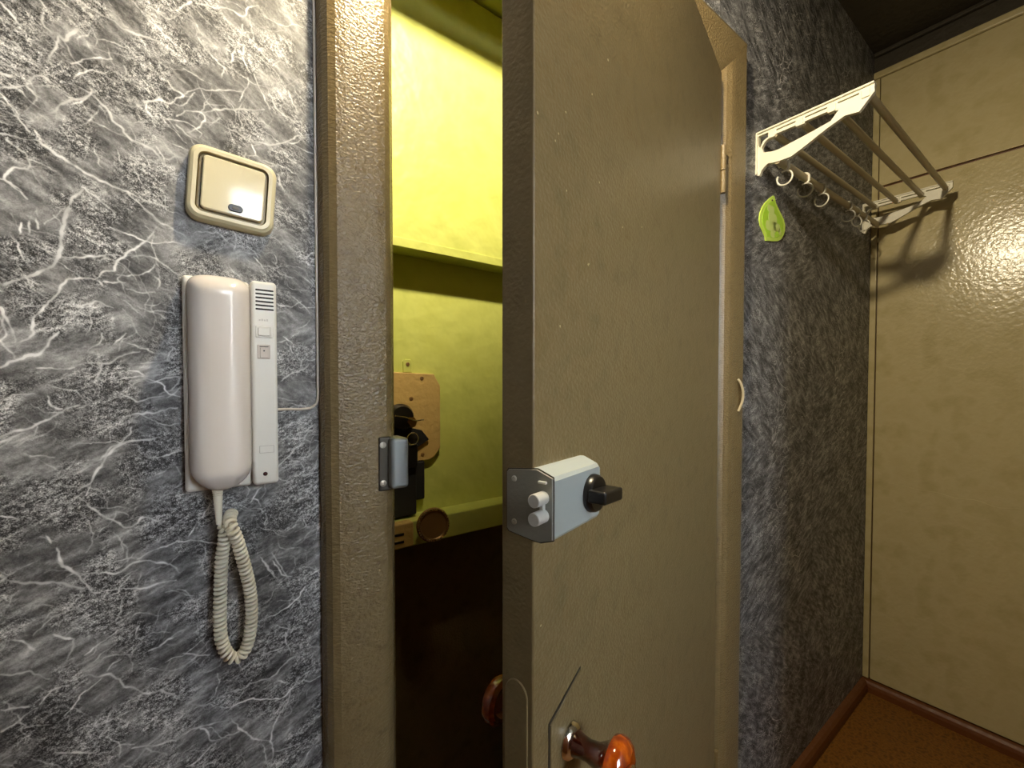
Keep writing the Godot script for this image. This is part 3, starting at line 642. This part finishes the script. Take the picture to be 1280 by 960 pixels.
# ------------------------------------------------------------------ the second, outer door, shut
func build_outer_door() -> void:
	var d := Node3D.new(); d.name = "door_2"; add_child(d)
	struct(d, "yellow-green outer door behind the ajar front door", "door")
	var zb := -0.25
	obj("door_leaf", mb().box(Vector3(0.19, 0.949, -0.30), Vector3(1.07, 2.07, zb)).box(Vector3(0.19, FLOOR_Y, -0.318), Vector3(1.07, 0.949, -0.30)), M.lime, d)
	obj("upper_panel", mb().rbox(Vector3(0.21, 1.517, zb), Vector3(1.05, 2.05, -0.2), 0.003, 2), M.lime, d)
	obj("panel_lath", mb().rbox(Vector3(0.21, 1.517, -0.2), Vector3(1.05, 1.534, -0.1975), 0.001, 2), M.lime, d)
	obj("lower_panel", mb().rbox(Vector3(0.21, FLOOR_Y, -0.30), Vector3(1.05, 0.949, -0.285), 0.002, 2), M.khaki, d)
	obj("rail", mb().rbox(Vector3(0.21, 0.949, zb), Vector3(1.05, 0.998, -0.2), 0.003, 2), M.lime, d)
	# old lock: tan cover plate with cut corners
	var pl := PackedVector2Array([Vector2(0.25, 1.105), Vector2(0.386, 1.105), Vector2(0.398, 1.110), Vector2(0.4125, 1.128), Vector2(0.4125, 1.258), Vector2(0.398, 1.282), Vector2(0.25, 1.287)])
	var lp := obj("lock_cover", mb().extrude(pl, zb, zb + 0.010, 0.0012), M.tan, d)
	lp.set_meta("label", "tan lock cover plate with chamfered corners and hanging keys")
	obj("fixing_tab", mb().extrude(PackedVector2Array([Vector2(0.334, 1.285), Vector2(0.353, 1.285), Vector2(0.353, 1.306), Vector2(0.349, 1.311), Vector2(0.338, 1.311), Vector2(0.334, 1.306)]), zb, zb + 0.004, 0.0008), M.lime, lp)
	for p in [Vector3(0.3435, 1.301, zb + 0.004), Vector3(0.348, 1.232, zb + 0.010), Vector3(0.371, 1.273, zb + 0.010), Vector3(0.372, 1.117, zb + 0.010)]:
		obj("screw", screw_shape(p, Vector3.BACK, 0.0042), M.brass_dark, lp)
	obj("lock_rose", mb().lathe(PackedVector2Array([Vector2(0, 0), Vector2(0.0265, 0), Vector2(0.0265, 0.010), Vector2(0.022, 0.018), Vector2(0, 0.021)]), Vector3(0.323, 1.196, zb + 0.010), Vector3.BACK, 30), M.black, lp)
	obj("key_guard", mb().extrude(PackedVector2Array([Vector2(0.30, 1.09), Vector2(0.352, 1.09), Vector2(0.352, 1.130), Vector2(0.384, 1.148), Vector2(0.368, 1.168), Vector2(0.338, 1.176), Vector2(0.30, 1.18)]), zb + 0.010, zb + 0.016, 0.001), M.black_matt, lp)
	# lock body below
	obj("lock_body", mb().rbox(Vector3(0.26, 1.003, zb), Vector3(0.350, 1.108, zb + 0.030), 0.003, 2).rbox(Vector3(0.350, 1.026, zb), Vector3(0.376, 1.104, zb + 0.012), 0.003, 2), M.black_matt, d)
	# latch case on the rail
	var lt := obj("latch_case", mb().rbox(Vector3(0.245, 0.958, -0.2), Vector3(0.325, 1.004, -0.178), 0.003, 2), M.tan, d)
	obj("latch_slot", mb().rbox(Vector3(0.28, 0.968, -0.1795), Vector3(0.306, 0.973, -0.1772), 0.0008, 1), M.black, lt)
	obj("latch_slot", mb().rbox(Vector3(0.28, 0.982, -0.1795), Vector3(0.306, 0.987, -0.1772), 0.0008, 1), M.black, lt)
	# round knob with a beaded rim
	var kc := Vector3(0.366, 0.990, -0.2)
	var dirk := Vector3(-0.16, 0.10, 1.0).normalized()
	var kb := obj("round_knob", mb().lathe(PackedVector2Array([Vector2(0, 0), Vector2(0.014, 0), Vector2(0.012, 0.012), Vector2(0.018, 0.020), Vector2(0.0305, 0.024), Vector2(0.0325, 0.029), Vector2(0.0305, 0.034), Vector2(0.0265, 0.0345), Vector2(0.0245, 0.0325), Vector2(0, 0.0318)]), kc, dirk, 44), M.brass_dark, d)
	kb.set_meta("label", "round bronze knob with a beaded rim")
	var bd := mb()
	var u := dirk.cross(Vector3.UP).normalized(); var w := dirk.cross(u)
	for i in 36:
		var an := TAU * i / 36.0
		bd.lathe(PackedVector2Array([Vector2(0, -0.0022), Vector2(0.0019, -0.0011), Vector2(0.0022, 0), Vector2(0.0016, 0.0014), Vector2(0, 0.002)]), kc + dirk * 0.0345 + (u * cos(an) + w * sin(an)) * 0.0288, dirk, 6)
	obj("beaded_rim", bd, M.chrome, kb)
	# keys hanging in the lock
	var ks := thing("key_ring", "small bunch of keys hanging from the outer door's black lock", "keys")
	var kz := zb + 0.036
	var ring := PackedVector3Array()
	for i in 25: var an := TAU * i / 24.0; ring.append(Vector3(0.338 + cos(an) * 0.0115, 1.155 + sin(an) * 0.0115, kz + 0.004))
	obj("split_ring", mb().tube(ring, 0.0011, 6), M.chrome, ks)
	obj("key_bow", mb().extrude(PackedVector2Array([Vector2(0.330, 1.188), Vector2(0.338, 1.176), Vector2(0.346, 1.178), Vector2(0.350, 1.188), Vector2(0.344, 1.196), Vector2(0.334, 1.197)]), kz - 0.003, kz - 0.001, 0.0004), M.brass, ks)
	obj("key_shaft", mb().tube(PackedVector3Array([Vector3(0.304, 1.201, kz + 0.002), Vector3(0.325, 1.197, kz), Vector3(0.340, 1.191, kz - 0.001)]), 0.0016, 6).tube(PackedVector3Array([Vector3(0.340, 1.190, kz), Vector3(0.352, 1.190, kz), Vector3(0.362, 1.191, kz + 0.002)]), 0.0013, 6), M.chrome, ks)
	obj("key_fob", mb().rbox(Vector3(0.330, 1.098, kz - 0.004), Vector3(0.350, 1.144, kz + 0.002), 0.003, 2), M.black, ks)

# ------------------------------------------------------------------ cream cupboard wall on the right
func build_cupboard_wall() -> void:
	var w := Node3D.new(); w.name = "wall_right"; add_child(w)
	struct(w, "cream-painted cupboard wall with an upper and a lower panel", "wall")
	obj("wall_backing", mb().box(Vector3(RIGHT_X + 0.016, FLOOR_Y, -0.1), Vector3(RIGHT_X + 0.12, CEIL_Y, 1.05)), M.wood_base, w)
	var X := RIGHT_X
	obj("corner_stile", mb().rbox(Vector3(X - 0.004, -0.012, 0.0), Vector3(X + 0.016, 2.545, 0.0215), 0.003, 2), M.cream, w)
	obj("upper_panel", mb().rbox(Vector3(X, 2.096, 0.0235), Vector3(X + 0.016, 2.545, 1.05), 0.002, 2), M.cream, w)
	obj("lower_panel", mb().rbox(Vector3(X, -0.012, 0.0250), Vector3(X + 0.016, 2.087, 1.05), 0.002, 2), M.cream, w)
	obj("top_lath", mb().rbox(Vector3(X - 0.010, 2.546, 0.0), Vector3(X + 0.016, 2.574, 1.05), 0.006, 3), M.cream, w)
	obj("head_board", mb().box(Vector3(X + 0.004, 2.574, 0.0), Vector3(X + 0.016, CEIL_Y, 1.05)), M.ceiling, w)
	obj("cornice", mb().rbox(Vector3(X - 0.014, CEIL_Y - 0.018, 0.0), Vector3(X + 0.006, CEIL_Y, 1.05), 0.006, 3), M.ceiling, w)
	# a crease in the paint
	var cr := PackedVector3Array()
	for i in 20: cr.append(Vector3(X - 0.0002, 0.851 - 0.037 * i / 19.0 * (1.0 + 0.2 * sin(i * 1.3)), 0.03 + 0.42 * i / 19.0))
	obj("paint_crease", mb().tube(cr, 0.0010, 6), M.cream, w)
	# small pivot hinges on the doors' edge
	for y in [2.40, 2.22, 1.86]:
		obj("pin", mb().rod(Vector3(X - 0.002, y, 0.0235), Vector3(X - 0.002, y + 0.02, 0.0235), 0.003, 0.0006, 10), M.cream, w)

# ------------------------------------------------------------------ added, unseen cupboard behind the camera: put in to keep the window's light off the lower left of the papered wall
func build_added_cupboard() -> void:
	var t := thing("added_cupboard", "added unseen brown cupboard that blocks window light from the lower left of the papered wall", "cupboard")
	t.position = Vector3(-0.60, FLOOR_Y, 1.12)
	obj("body", mb().rbox(Vector3(0.0, 0.06, 0.018), Vector3(0.84, 1.53, 0.40), 0.004, 2), M.wood_base, t)
	obj("plinth", mb().box(Vector3(0.02, 0.0, 0.04), Vector3(0.82, 0.06, 0.38)), M.wood_base, t)
	obj("top_board", mb().rbox(Vector3(-0.01, 1.53, 0.0), Vector3(0.85, 1.555, 0.41), 0.004, 2), M.wood_base, t)
	for x in [0.004, 0.422]:
		var d := obj("door", mb().rbox(Vector3(x, 0.07, 0.0), Vector3(x + 0.414, 1.525, 0.017), 0.003, 2), M.wood_base, t)
		var hx: float = x + (0.38 if x < 0.1 else 0.034)
		obj("handle", mb().rod(Vector3(hx, 0.80, -0.022), Vector3(hx, 0.80, 0.0), 0.012, 0.002, 16), M.brass, d)

# ------------------------------------------------------------------ light switch
func rounded(cx: float, cy: float, hw: float, hh: float, r: float, k := 6) -> PackedVector2Array:
	var o := PackedVector2Array()
	for q in [[1, 1, 0.0], [-1, 1, PI / 2], [-1, -1, PI], [1, -1, PI * 1.5]]:
		for i in k + 1:
			var an: float = q[2] + PI / 2 * i / k
			o.append(Vector2(cx + q[0] * (hw - r) + cos(an) * r, cy + q[1] * (hh - r) + sin(an) * r))
	return o

func ring_shape(outer: PackedVector2Array, inner: PackedVector2Array, z0: float, z1: float, ch: float) -> MB:
	var s := mb()
	var m := outer.size(); var c := Vector2.ZERO
	for p in outer: c += p / m
	for i in m:
		var j := (i + 1) % m
		var o0 := outer[i]; var o1 := outer[j]; var i0 := inner[i]; var i1 := inner[j]
		var mo0 := o0.lerp(i0, ch); var mo1 := o1.lerp(i1, ch); var mo0b := o0.lerp(i0, ch * 0.35); var mo1b := o1.lerp(i1, ch * 0.35)
		var h := Vector3(o0.x - c.x, o0.y - c.y, 0).normalized()
		var dz := (z1 - z0)
		s.quad(s.V(o0, z0), s.V(o1, z0), s.V(o1, z1 - dz * 0.45), s.V(o0, z1 - dz * 0.45), h)
		s.quad(s.V(o0, z1 - dz * 0.45), s.V(o1, z1 - dz * 0.45), s.V(mo1b, z1 - dz * 0.14), s.V(mo0b, z1 - dz * 0.14), h + Vector3(0, 0, 0.4))
		s.quad(s.V(mo0b, z1 - dz * 0.14), s.V(mo1b, z1 - dz * 0.14), s.V(mo1, z1), s.V(mo0, z1), h + Vector3(0, 0, 2))
		s.quad(s.V(mo0, z1), s.V(mo1, z1), s.V(i1, z1), s.V(i0, z1), Vector3.BACK)
		s.quad(s.V(i0, z1), s.V(i1, z1), s.V(i1, z0), s.V(i0, z0), -h)
	return s

func build_switch() -> void:
	var t := thing("light_switch", "cream square light switch with a brass-coloured rim on the papered wall", "light switch")
	t.position = Vector3(0.0365, 1.4720, 0.0); t.rotation.z = deg_to_rad(-4.0)
	obj("frame", ring_shape(rounded(0, 0, 0.0405, 0.0400, 0.013, 8), rounded(0, 0, 0.0325, 0.0320, 0.008, 8), 0.0, 0.0125, 0.55), M.switch_frame, t)
	obj("rim", ring_shape(rounded(0, 0, 0.0325, 0.0320, 0.008, 8), rounded(0, 0, 0.0292, 0.0288, 0.005, 8), 0.0, 0.0085, 0.4), M.switch_rim, t)
	var r := obj("rocker", mb().extrude(rounded(0.0004, 0, 0.0285, 0.0282, 0.0045, 6), 0.0, 0.0135, 0.0012), M.switch_rocker, t)
	r.rotation.x = 0.0
	var lens := obj("indicator", mb().extrude(rounded(0.0030, -0.0205, 0.0068, 0.0038, 0.0037, 6), 0.012, 0.0150, 0.0006), M.black, t)
	obj("indicator_lens", mb().extrude(rounded(0.0030, -0.0208, 0.0034, 0.0016, 0.0015, 4), 0.0150, 0.0156, 0.0002), M.strike_dark, lens)

# ------------------------------------------------------------------ intercom: base on the wall, handset hung on it, coiled cord, wire
func build_intercom() -> void:
	var b := thing("door_intercom", "white intercom base with speaker slots and two buttons on the papered wall", "intercom")
	b.position = Vector3(0.0, 1.26, 0.0)
	obj("body", mb().rbox(Vector3(-0.0098, -0.1125, 0.0), Vector3(0.0500, 0.1135, 0.014), 0.004, 3), M.phone_base, b)
	obj("side_panel", mb().rbox(Vector3(0.0500, -0.1115, 0.0), Vector3(0.0752, 0.1145, 0.0235), 0.004, 3), M.phone_base, b)
	for i in 6:
		var y := 0.1045 - i * 0.0042
		obj("speaker_slot", mb().rbox(Vector3(0.0545, y - 0.0009, 0.0228), Vector3(0.0720, y + 0.0009, 0.0239), 0.0004, 1), M.black_matt, b)
	var bz := obj("button_frame", ring_shape(rounded(0.0622, 0.0585, 0.0082, 0.0066, 0.0012, 3), rounded(0.0622, 0.0585, 0.0066, 0.0050, 0.001, 3), 0.0225, 0.0243, 0.5), M.phone_base, b)
	obj("button", mb().extrude(rounded(0.0622, 0.0585, 0.0060, 0.0044, 0.001, 3), 0.0225, 0.0255, 0.0006), M.phone_base, bz)
	var b2 := obj("button_frame", mb().extrude(rounded(0.0618, 0.0365, 0.0062, 0.0078, 0.0008, 3), 0.0225, 0.0243, 0.0005), M.phone_button, b)
	obj("button", mb().extrude(rounded(0.0622, 0.0355, 0.0042, 0.0056, 0.0006, 3), 0.0240, 0.0256, 0.0004), M.phone_button, b2)
	obj("button_slit", mb().box(Vector3(0.0578, 0.0418, 0.0240), Vector3(0.0662, 0.0426, 0.0246)), M.black_matt, b2)
	obj("keyhole", mb().rod(Vector3(0.0618, 0.0375, 0.0250), Vector3(0.0618, 0.0375, 0.0258), 0.0009, 0, 10), M.black, b2)
	# worn raised marks: a key sign over the button, a small plate further down
	var km := mb()
	for i in 4: km.box(Vector3(0.0575 + i * 0.0024, 0.0705, 0.0232), Vector3(0.0590 + i * 0.0024, 0.0722 + 0.0006 * (i % 2), 0.02375))
	obj("worn_print", km, M.phone_mark, b)
	obj("raised_plate", ring_shape(rounded(0.0635, -0.0720, 0.0072, 0.0042, 0.0006, 2), rounded(0.0635, -0.0720, 0.0066, 0.0036, 0.0005, 2), 0.0232, 0.0239, 0.5), M.phone_mark, b)
	obj("indicator_lamp", mb().lathe(PackedVector2Array([Vector2(0, 0), Vector2(0.0024, 0), Vector2(0.0022, 0.001), Vector2(0.0012, 0.0016), Vector2(0, 0.0018)]), Vector3(0.0617, -0.0995, 0.0230), Vector3.BACK, 16), M.led, b)
	# handset
	var h := thing("intercom_handset", "glossy pinkish-white handset hung on the intercom base, with coiled cord", "handset")
	h.position = Vector3(0.0, 1.26, 0.0)
	var y0 := -0.1105; var y1 := 0.1125
	var rows := 44; var seg := 22
	var P := []
	var c := mb()
	for i in rows + 1:
		var f := float(i) / rows
		f = 0.5 - 0.5 * cos(PI * f)
		var y := lerpf(y0, y1, f)
		var lo := y - y0; var hi := y1 - y
		var wd := 0.0278
		var rb := 0.026; var rt := 0.011
		if lo < rb: wd = 0.0278 - rb + sqrt(maxf(0.0, rb * rb - (rb - lo) * (rb - lo)))
		if hi < rt: wd = 0.0278 - rt + sqrt(maxf(0.0, rt * rt - (rt - hi) * (rt - hi)))
		var th := 0.0275 + 0.006 * pow(absf(f - 0.5) * 2.0, 2.0)
		th *= minf(1.0, 0.45 + 0.55 * sqrt(clampf(minf(lo, hi) / 0.016, 0.0, 1.0)))
		var row := PackedVector3Array()
		for s in seg + 1:
			var an := PI * s / seg
			var cx := -cos(an); var cz := sin(an)
			row.append(Vector3(0.0218 + wd * signf(cx) * pow(absf(cx), 0.62), y, 0.0145 + th * pow(cz, 0.78)))
		P.append(row)
	for i in rows:
		for s in seg:
			var q := [P[i][s], P[i][s + 1], P[i + 1][s + 1], P[i + 1][s]]
			var nn := []
			for e in [[i, s], [i, s + 1], [i + 1, s + 1], [i + 1, s]]:
				var a: Vector3 = P[mini(e[0] + 1, rows)][e[1]] - P[maxi(e[0] - 1, 0)][e[1]]
				var bb: Vector3 = P[e[0]][mini(e[1] + 1, seg)] - P[e[0]][maxi(e[1] - 1, 0)]
				var n0 := bb.cross(a)
				n0 = n0.normalized() if n0.length() > 1e-12 else Vector3.BACK
				nn.append(n0)
			c.squad(q[0], q[1], q[2], q[3], nn[0], nn[1], nn[2], nn[3])
		c.quad(P[i][0], P[i][seg], P[i + 1][seg], P[i + 1][0], Vector3.FORWARD)
	for s in seg - 1:
		c.flat(P[0][0], P[0][s + 1], P[0][s + 2], Vector3.DOWN); c.flat(P[rows][0], P[rows][s + 1], P[rows][s + 2], Vector3.UP)
	obj("shell", c, M.phone, h)
	# strain relief
	var sr := mb()
	var s0 := Vector3(0.0175, -0.1105, 0.026); var sd := Vector3(0.0006, -0.036, 0.002)
	sr.lathe(PackedVector2Array([Vector2(0, -0.004), Vector2(0.0052, -0.004), Vector2(0.0052, 0.001), Vector2(0.0044, 0.0018), Vector2(0.0050, 0.003), Vector2(0.0042, 0.0038), Vector2(0.0047, 0.0052), Vector2(0.0040, 0.006), Vector2(0.0043, 0.008), Vector2(0.0026, 0.036), Vector2(0, 0.0365)]), s0, sd, 18)
	obj("strain_relief", sr, M.cord, h)
	# coil: centre line of the loop
	var e0 := s0 + sd
	var ctl := PackedVector3Array()
	ctl.append(e0 + Vector3(0.0, 0.004, 0.0)); ctl.append(e0 + Vector3(0.0012, -0.003, -0.001))
	for q in [[281, 668, 0.026], [277, 700, 0.022], [275.5, 740, 0.018], [275, 775, 0.016], [277, 800, 0.015], [284, 817, 0.015], [294, 823, 0.015], [305, 815, 0.015], [312, 795, 0.016], [314.5, 765, 0.018], [312, 735, 0.021], [305, 705, 0.027], [297, 677, 0.032], [290, 660, 0.034], [287, 649, 0.026], [290, 640, 0.014]]:
		ctl.append(at_z(q[0], q[1], q[2]) - h.position)
	var curve := Curve3D.new(); curve.bake_interval = 0.001
	for i in ctl.size():
		var tg := (ctl[mini(i + 1, ctl.size() - 1)] - ctl[maxi(i - 1, 0)]) / 6.0
		curve.add_point(ctl[i], -tg, tg)
	var L := curve.get_baked_length()
	var turns := L / 0.0050
	var steps := int(turns * 16)
	var path := PackedVector3Array()
	var up := Vector3(0, 0, 1)
	var start := 0.012
	for i in steps + 1:
		var o := L * i / steps
		var p := curve.sample_baked(o, true); var p2 := curve.sample_baked(minf(o + 0.0008, L), true); var p1 := curve.sample_baked(maxf(o - 0.0008, 0.0), true)
		var tn := (p2 - p1).normalized()
		var x := up.cross(tn).normalized(); var y := tn.cross(x)
		up = y
		var an := TAU * o / 0.0050
		var rr := 0.0047 * clampf((o - 0.004) / start, 0.0, 1.0)
		path.append(p + (x * cos(an) + y * sin(an)) * rr)
	obj("coiled_cord", mb().tube(path, 0.0019, 8), M.cord, h)
	# wire from the base up beside the casing
	var wp := PackedVector3Array()
	for q in [[346, 512], [360, 511.5], [376, 511.5], [388, 510], [395, 505], [398.5, 496], [398.8, 482], [398.2, 440], [397.4, 380], [396.6, 300], [395.9, 200], [395.2, 100], [394.5, 0]]:
		var p := at_z(q[0], q[1], 0.0022); p.x = minf(p.x, 0.1218); wp.append(p)
	wp.append(Vector3(0.1215, 2.2, 0.0022)); wp.append(Vector3(0.1215, CEIL_Y, 0.0022))
	var wc := Curve3D.new(); wc.bake_interval = 0.004
	for i in wp.size():
		var tg := (wp[mini(i + 1, wp.size() - 1)] - wp[maxi(i - 1, 0)]) / 8.0
		wc.add_point(wp[i], -tg, tg)
	tag(obj("intercom_wire", mb().tube(wc.get_baked_points(), 0.0016, 8), M.wire), "thin off-white wire running from the intercom up beside the door casing", "wire")

# ------------------------------------------------------------------ coat rack
func build_rack() -> void:
	var r := thing("coat_rack", "white plastic coat rack shelf with five bars on the dark wallpaper strip", "coat rack")
	var XL := 1.275; var XR := 2.215; var rise := 0.036
	# side bracket, outline in (z, y), relative to its wall edge; keyholes join the two openings
	var outer := PackedVector2Array([Vector2(0.0, 1.9600), Vector2(0.2590, 1.9590), Vector2(0.2590, 1.9403), Vector2(0.2310, 1.9076), Vector2(0.2026, 1.9122), Vector2(0.1645, 1.8981), Vector2(0.1137, 1.8744), Vector2(0.0868, 1.8634), Vector2(0.0514, 1.8643), Vector2(0.0292, 1.8687), Vector2(0.0143, 1.8572), Vector2(0.0083, 1.8434), Vector2(0.0, 1.8470)])
	var hole := PackedVector2Array([Vector2(0.0182, 1.9035), Vector2(0.0135, 1.9184), Vector2(0.0209, 1.9311), Vector2(0.0328, 1.9370), Vector2(0.0475, 1.9363), Vector2(0.0485, 1.9400), Vector2(0.0980, 1.9400), Vector2(0.1000, 1.9352), Vector2(0.1168, 1.9356), Vector2(0.1180, 1.9400), Vector2(0.1690, 1.9400), Vector2(0.1725, 1.9357), Vector2(0.1905, 1.9323), Vector2(0.1741, 1.9136), Vector2(0.1393, 1.9071), Vector2(0.0999, 1.9016), Vector2(0.0582, 1.8957), Vector2(0.0407, 1.8970)])
	var hole2 := PackedVector2Array([Vector2(0.0040, 1.9540), Vector2(0.0290, 1.9530), Vector2(0.0310, 1.9410), Vector2(0.0163, 1.9350), Vector2(0.0095, 1.9190), Vector2(0.0046, 1.9280)])
	var cuts := [hole, hole2]
	for sl in [[0.050, 0.096], [0.118, 0.166], [0.188, 0.230]]: cuts.append(PackedVector2Array([Vector2(sl[0], 1.9480), Vector2(sl[1], 1.9480), Vector2(sl[1], 1.9520), Vector2(sl[0], 1.9520)]))
	var solid := bracket_polys(outer, cuts)
	for side in [[XL, 0.0], [XR, rise]]:
		var s := mb()
		for poly in solid: s.extrude(poly, 0.0, 0.011)
		# top and wall flanges, lath under the top edge
		var shape := mb()
		shape.v = s.v; shape.n = s.n; shape.t = s.t
		shape.box(Vector3(0.0, 1.9590, -0.006), Vector3(0.2590, 1.9625, 0.017)); shape.box(Vector3(0.0, 1.847, -0.006), Vector3(0.0035, 1.9590, 0.017))
		# local (x, y, z) = (out of the wall, up, along the wall)
		shape.moved(Transform3D(Basis(Vector3(0, 0, 1), Vector3.UP, Vector3(-1, 0, 0)), Vector3(side[0] + 0.011, side[1], 0.0005)))
		var bo := obj("bracket", shape, M.rack, r)
		for zc in [0.043, 0.110, 0.180, 0.247]:
			obj("bar_clip", mb().rbox(Vector3(side[0] - 0.0035, 1.9340 + side[1], zc - 0.012), Vector3(side[0] + 0.012, 1.9530 + side[1], zc + 0.005), 0.002, 2), M.rack, bo)
	for b in [[0.247, 1.9430, 0.0085], [0.182, 1.9420, 0.0085], [0.110, 1.9420, 0.0085], [0.045, 1.9420, 0.0085], [0.052, 1.8700, 0.0100]]:
		obj("bar", mb().rod(Vector3(XL + 0.004, b[1], b[0]), Vector3(XR + 0.008, b[1] + rise, b[0] - 0.006), b[2], 0.001, 18), M.rack_bar, r)
	# S-hooks on the lower bar
	var first: Node3D = null
	var spots := [1.325, 1.470, 1.605, 1.860, 1.955, 2.045]
	var notes := ["white hook with an open ring on the rack's lower bar, next to the side bracket", "white ring hook on the rack's lower bar, second from the bracket by the door", "white ring hook on the rack's lower bar, third from the bracket by the door",
		"white ring hook, first of the three bunched on the bar near the cupboard wall", "turned white hook in the middle of the three bunched near the cupboard wall", "white ring hook on the rack's lower bar, closest to the cupboard wall"]
	for i in spots.size():
		var f: float = (spots[i] - XL) / (XR - XL)
		if first == null:
			first = Node3D.new(); first.name = "coat_hook"; add_child(first)
			var clip := PackedVector3Array(); var ring := PackedVector3Array()
			for k in 13:
				var an := lerpf(deg_to_rad(-20.0), deg_to_rad(200.0), k / 12.0)
				clip.append(Vector3(0, sin(an) * 0.0120, cos(an) * 0.0120))
			clip.reverse()
			clip.append(Vector3(0, -0.012, 0.0115)); clip.append(Vector3(0, -0.018, 0.006))
			obj("clip", mb().tube(clip, 0.0036, 8), M.hook, first)
			for k in 21:
				var an := deg_to_rad(115.0) - TAU * 0.90 * k / 20.0
				ring.append(Vector3(0, -0.0370 + sin(an) * 0.0195, cos(an) * 0.0195 + 0.002))
			obj("ring", mb().tube(ring, 0.0024, 8), M.hook, first)
		else:
			var cp: Node3D = first.duplicate(); cp.name = "coat_hook_%03d" % i; add_child(cp)
			cp.rotation.y = [0.0, 0.15, -0.1, 0.1, 1.0, -0.35][i]
			tag(cp, notes[i], "hook", "hooks on the coat rack bar")
			cp.position = Vector3(spots[i], 1.8700 + rise * f, 0.052 - 0.006 * f)
			continue
		tag(first, notes[0], "hook", "hooks on the coat rack bar")
		first.position = Vector3(spots[i], 1.8700 + rise * f, 0.052 - 0.006 * f)

# cuts the bracket outline with its openings into hole-free pieces
func bracket_polys(outer: PackedVector2Array, cuts: Array) -> Array:
	var done := []
	for part in [[-0.01, 0.015], [0.015, 0.0302], [0.0302, 0.075], [0.075, 0.14], [0.14, 0.21], [0.21, 0.27]]:
		var slab := PackedVector2Array([Vector2(part[0], 1.8), Vector2(part[1], 1.8), Vector2(part[1], 2.0), Vector2(part[0], 2.0)])
		for p in Geometry2D.intersect_polygons(outer, slab):
			var todo := [p]
			for hh in cuts:
				var next := []
				for q in todo:
					for c in Geometry2D.clip_polygons(q, hh): next.append(c)
				todo = next
			done.append_array(todo)
	return done

# ------------------------------------------------------------------ leaf tag, clip on the casing
func build_small() -> void:
	var t := thing("leaf_tag", "bright green leaf-shaped paper tag on the dark wallpaper below the coat rack", "tag")
	var px := [[350, 65], [372, 80], [395, 190], [440, 290], [490, 390], [530, 470], [552, 570], [550, 660], [530, 740], [490, 810], [430, 848], [330, 850], [215, 838], [208, 770], [165, 670], [125, 580], [108, 480], [120, 370], [160, 260], [220, 175], [290, 105]]
	var o := PackedVector2Array(); var c := Vector2.ZERO
	for q in px:
		var p := at_z(940 + q[0] / 13.72, 240 + q[1] / 13.72, 0.0); o.append(Vector2(p.x, p.y)); c += o[-1] / px.size()
	obj("rim", mb().extrude(o, 0.0005, 0.003, 0.0008), M.leaf_rim, t)
	var inn := PackedVector2Array()
	for p in o: inn.append(c + (p - c) * 0.82)
	obj("face", mb().extrude(inn, 0.003, 0.0037, 0.0004), M.leaf, t)
	var pr := mb()
	for q in [[300, 300, 60, 30], [330, 460, 75, 55], [300, 600, 90, 36], [400, 610, 60, 40], [330, 730, 36, 40], [455, 690, 26, 40]]:
		var a := at_z(940 + (q[0] - q[2]) / 13.72, 240 + (q[1] + q[3]) / 13.72, 0.0); var b := at_z(940 + (q[0] + q[2]) / 13.72, 240 + (q[1] - q[3]) / 13.72, 0.0)
		pr.extrude(rounded((a.x + b.x) / 2, (a.y + b.y) / 2, (b.x - a.x) / 2, (b.y - a.y) / 2, (b.y - a.y) * 0.4, 3), 0.0037, 0.0040)
	obj("print", pr, M.leaf_print, t)
	var hl := at_z(940 + 325 / 13.72, 240 + 150 / 13.72, 0.0)
	obj("string_hole", mb().rod(Vector3(hl.x, hl.y, 0.0030), Vector3(hl.x, hl.y, 0.0042), 0.0025, 0, 10), M.black, t)
	var arc := PackedVector3Array()
	for q in [[922.5, 474, 0.035], [926, 479, 0.040], [928.5, 487, 0.043], [929, 495, 0.043], [927.5, 503, 0.041], [925, 509, 0.038], [923, 514, 0.035]]:
		arc.append(at_z(q[0], q[1], q[2]))
	var cv := Curve3D.new(); cv.bake_interval = 0.003
	for i in arc.size():
		var tg := (arc[mini(i + 1, arc.size() - 1)] - arc[maxi(i - 1, 0)]) / 6.0
		cv.add_point(arc[i], -tg, tg)
	tag(obj("plastic_handle", mb().tube(cv.get_baked_points(), 0.0045, 8, 0.7), M.rack_bar), "small curved pale handle on the door casing beside the dark wallpaper", "handle")
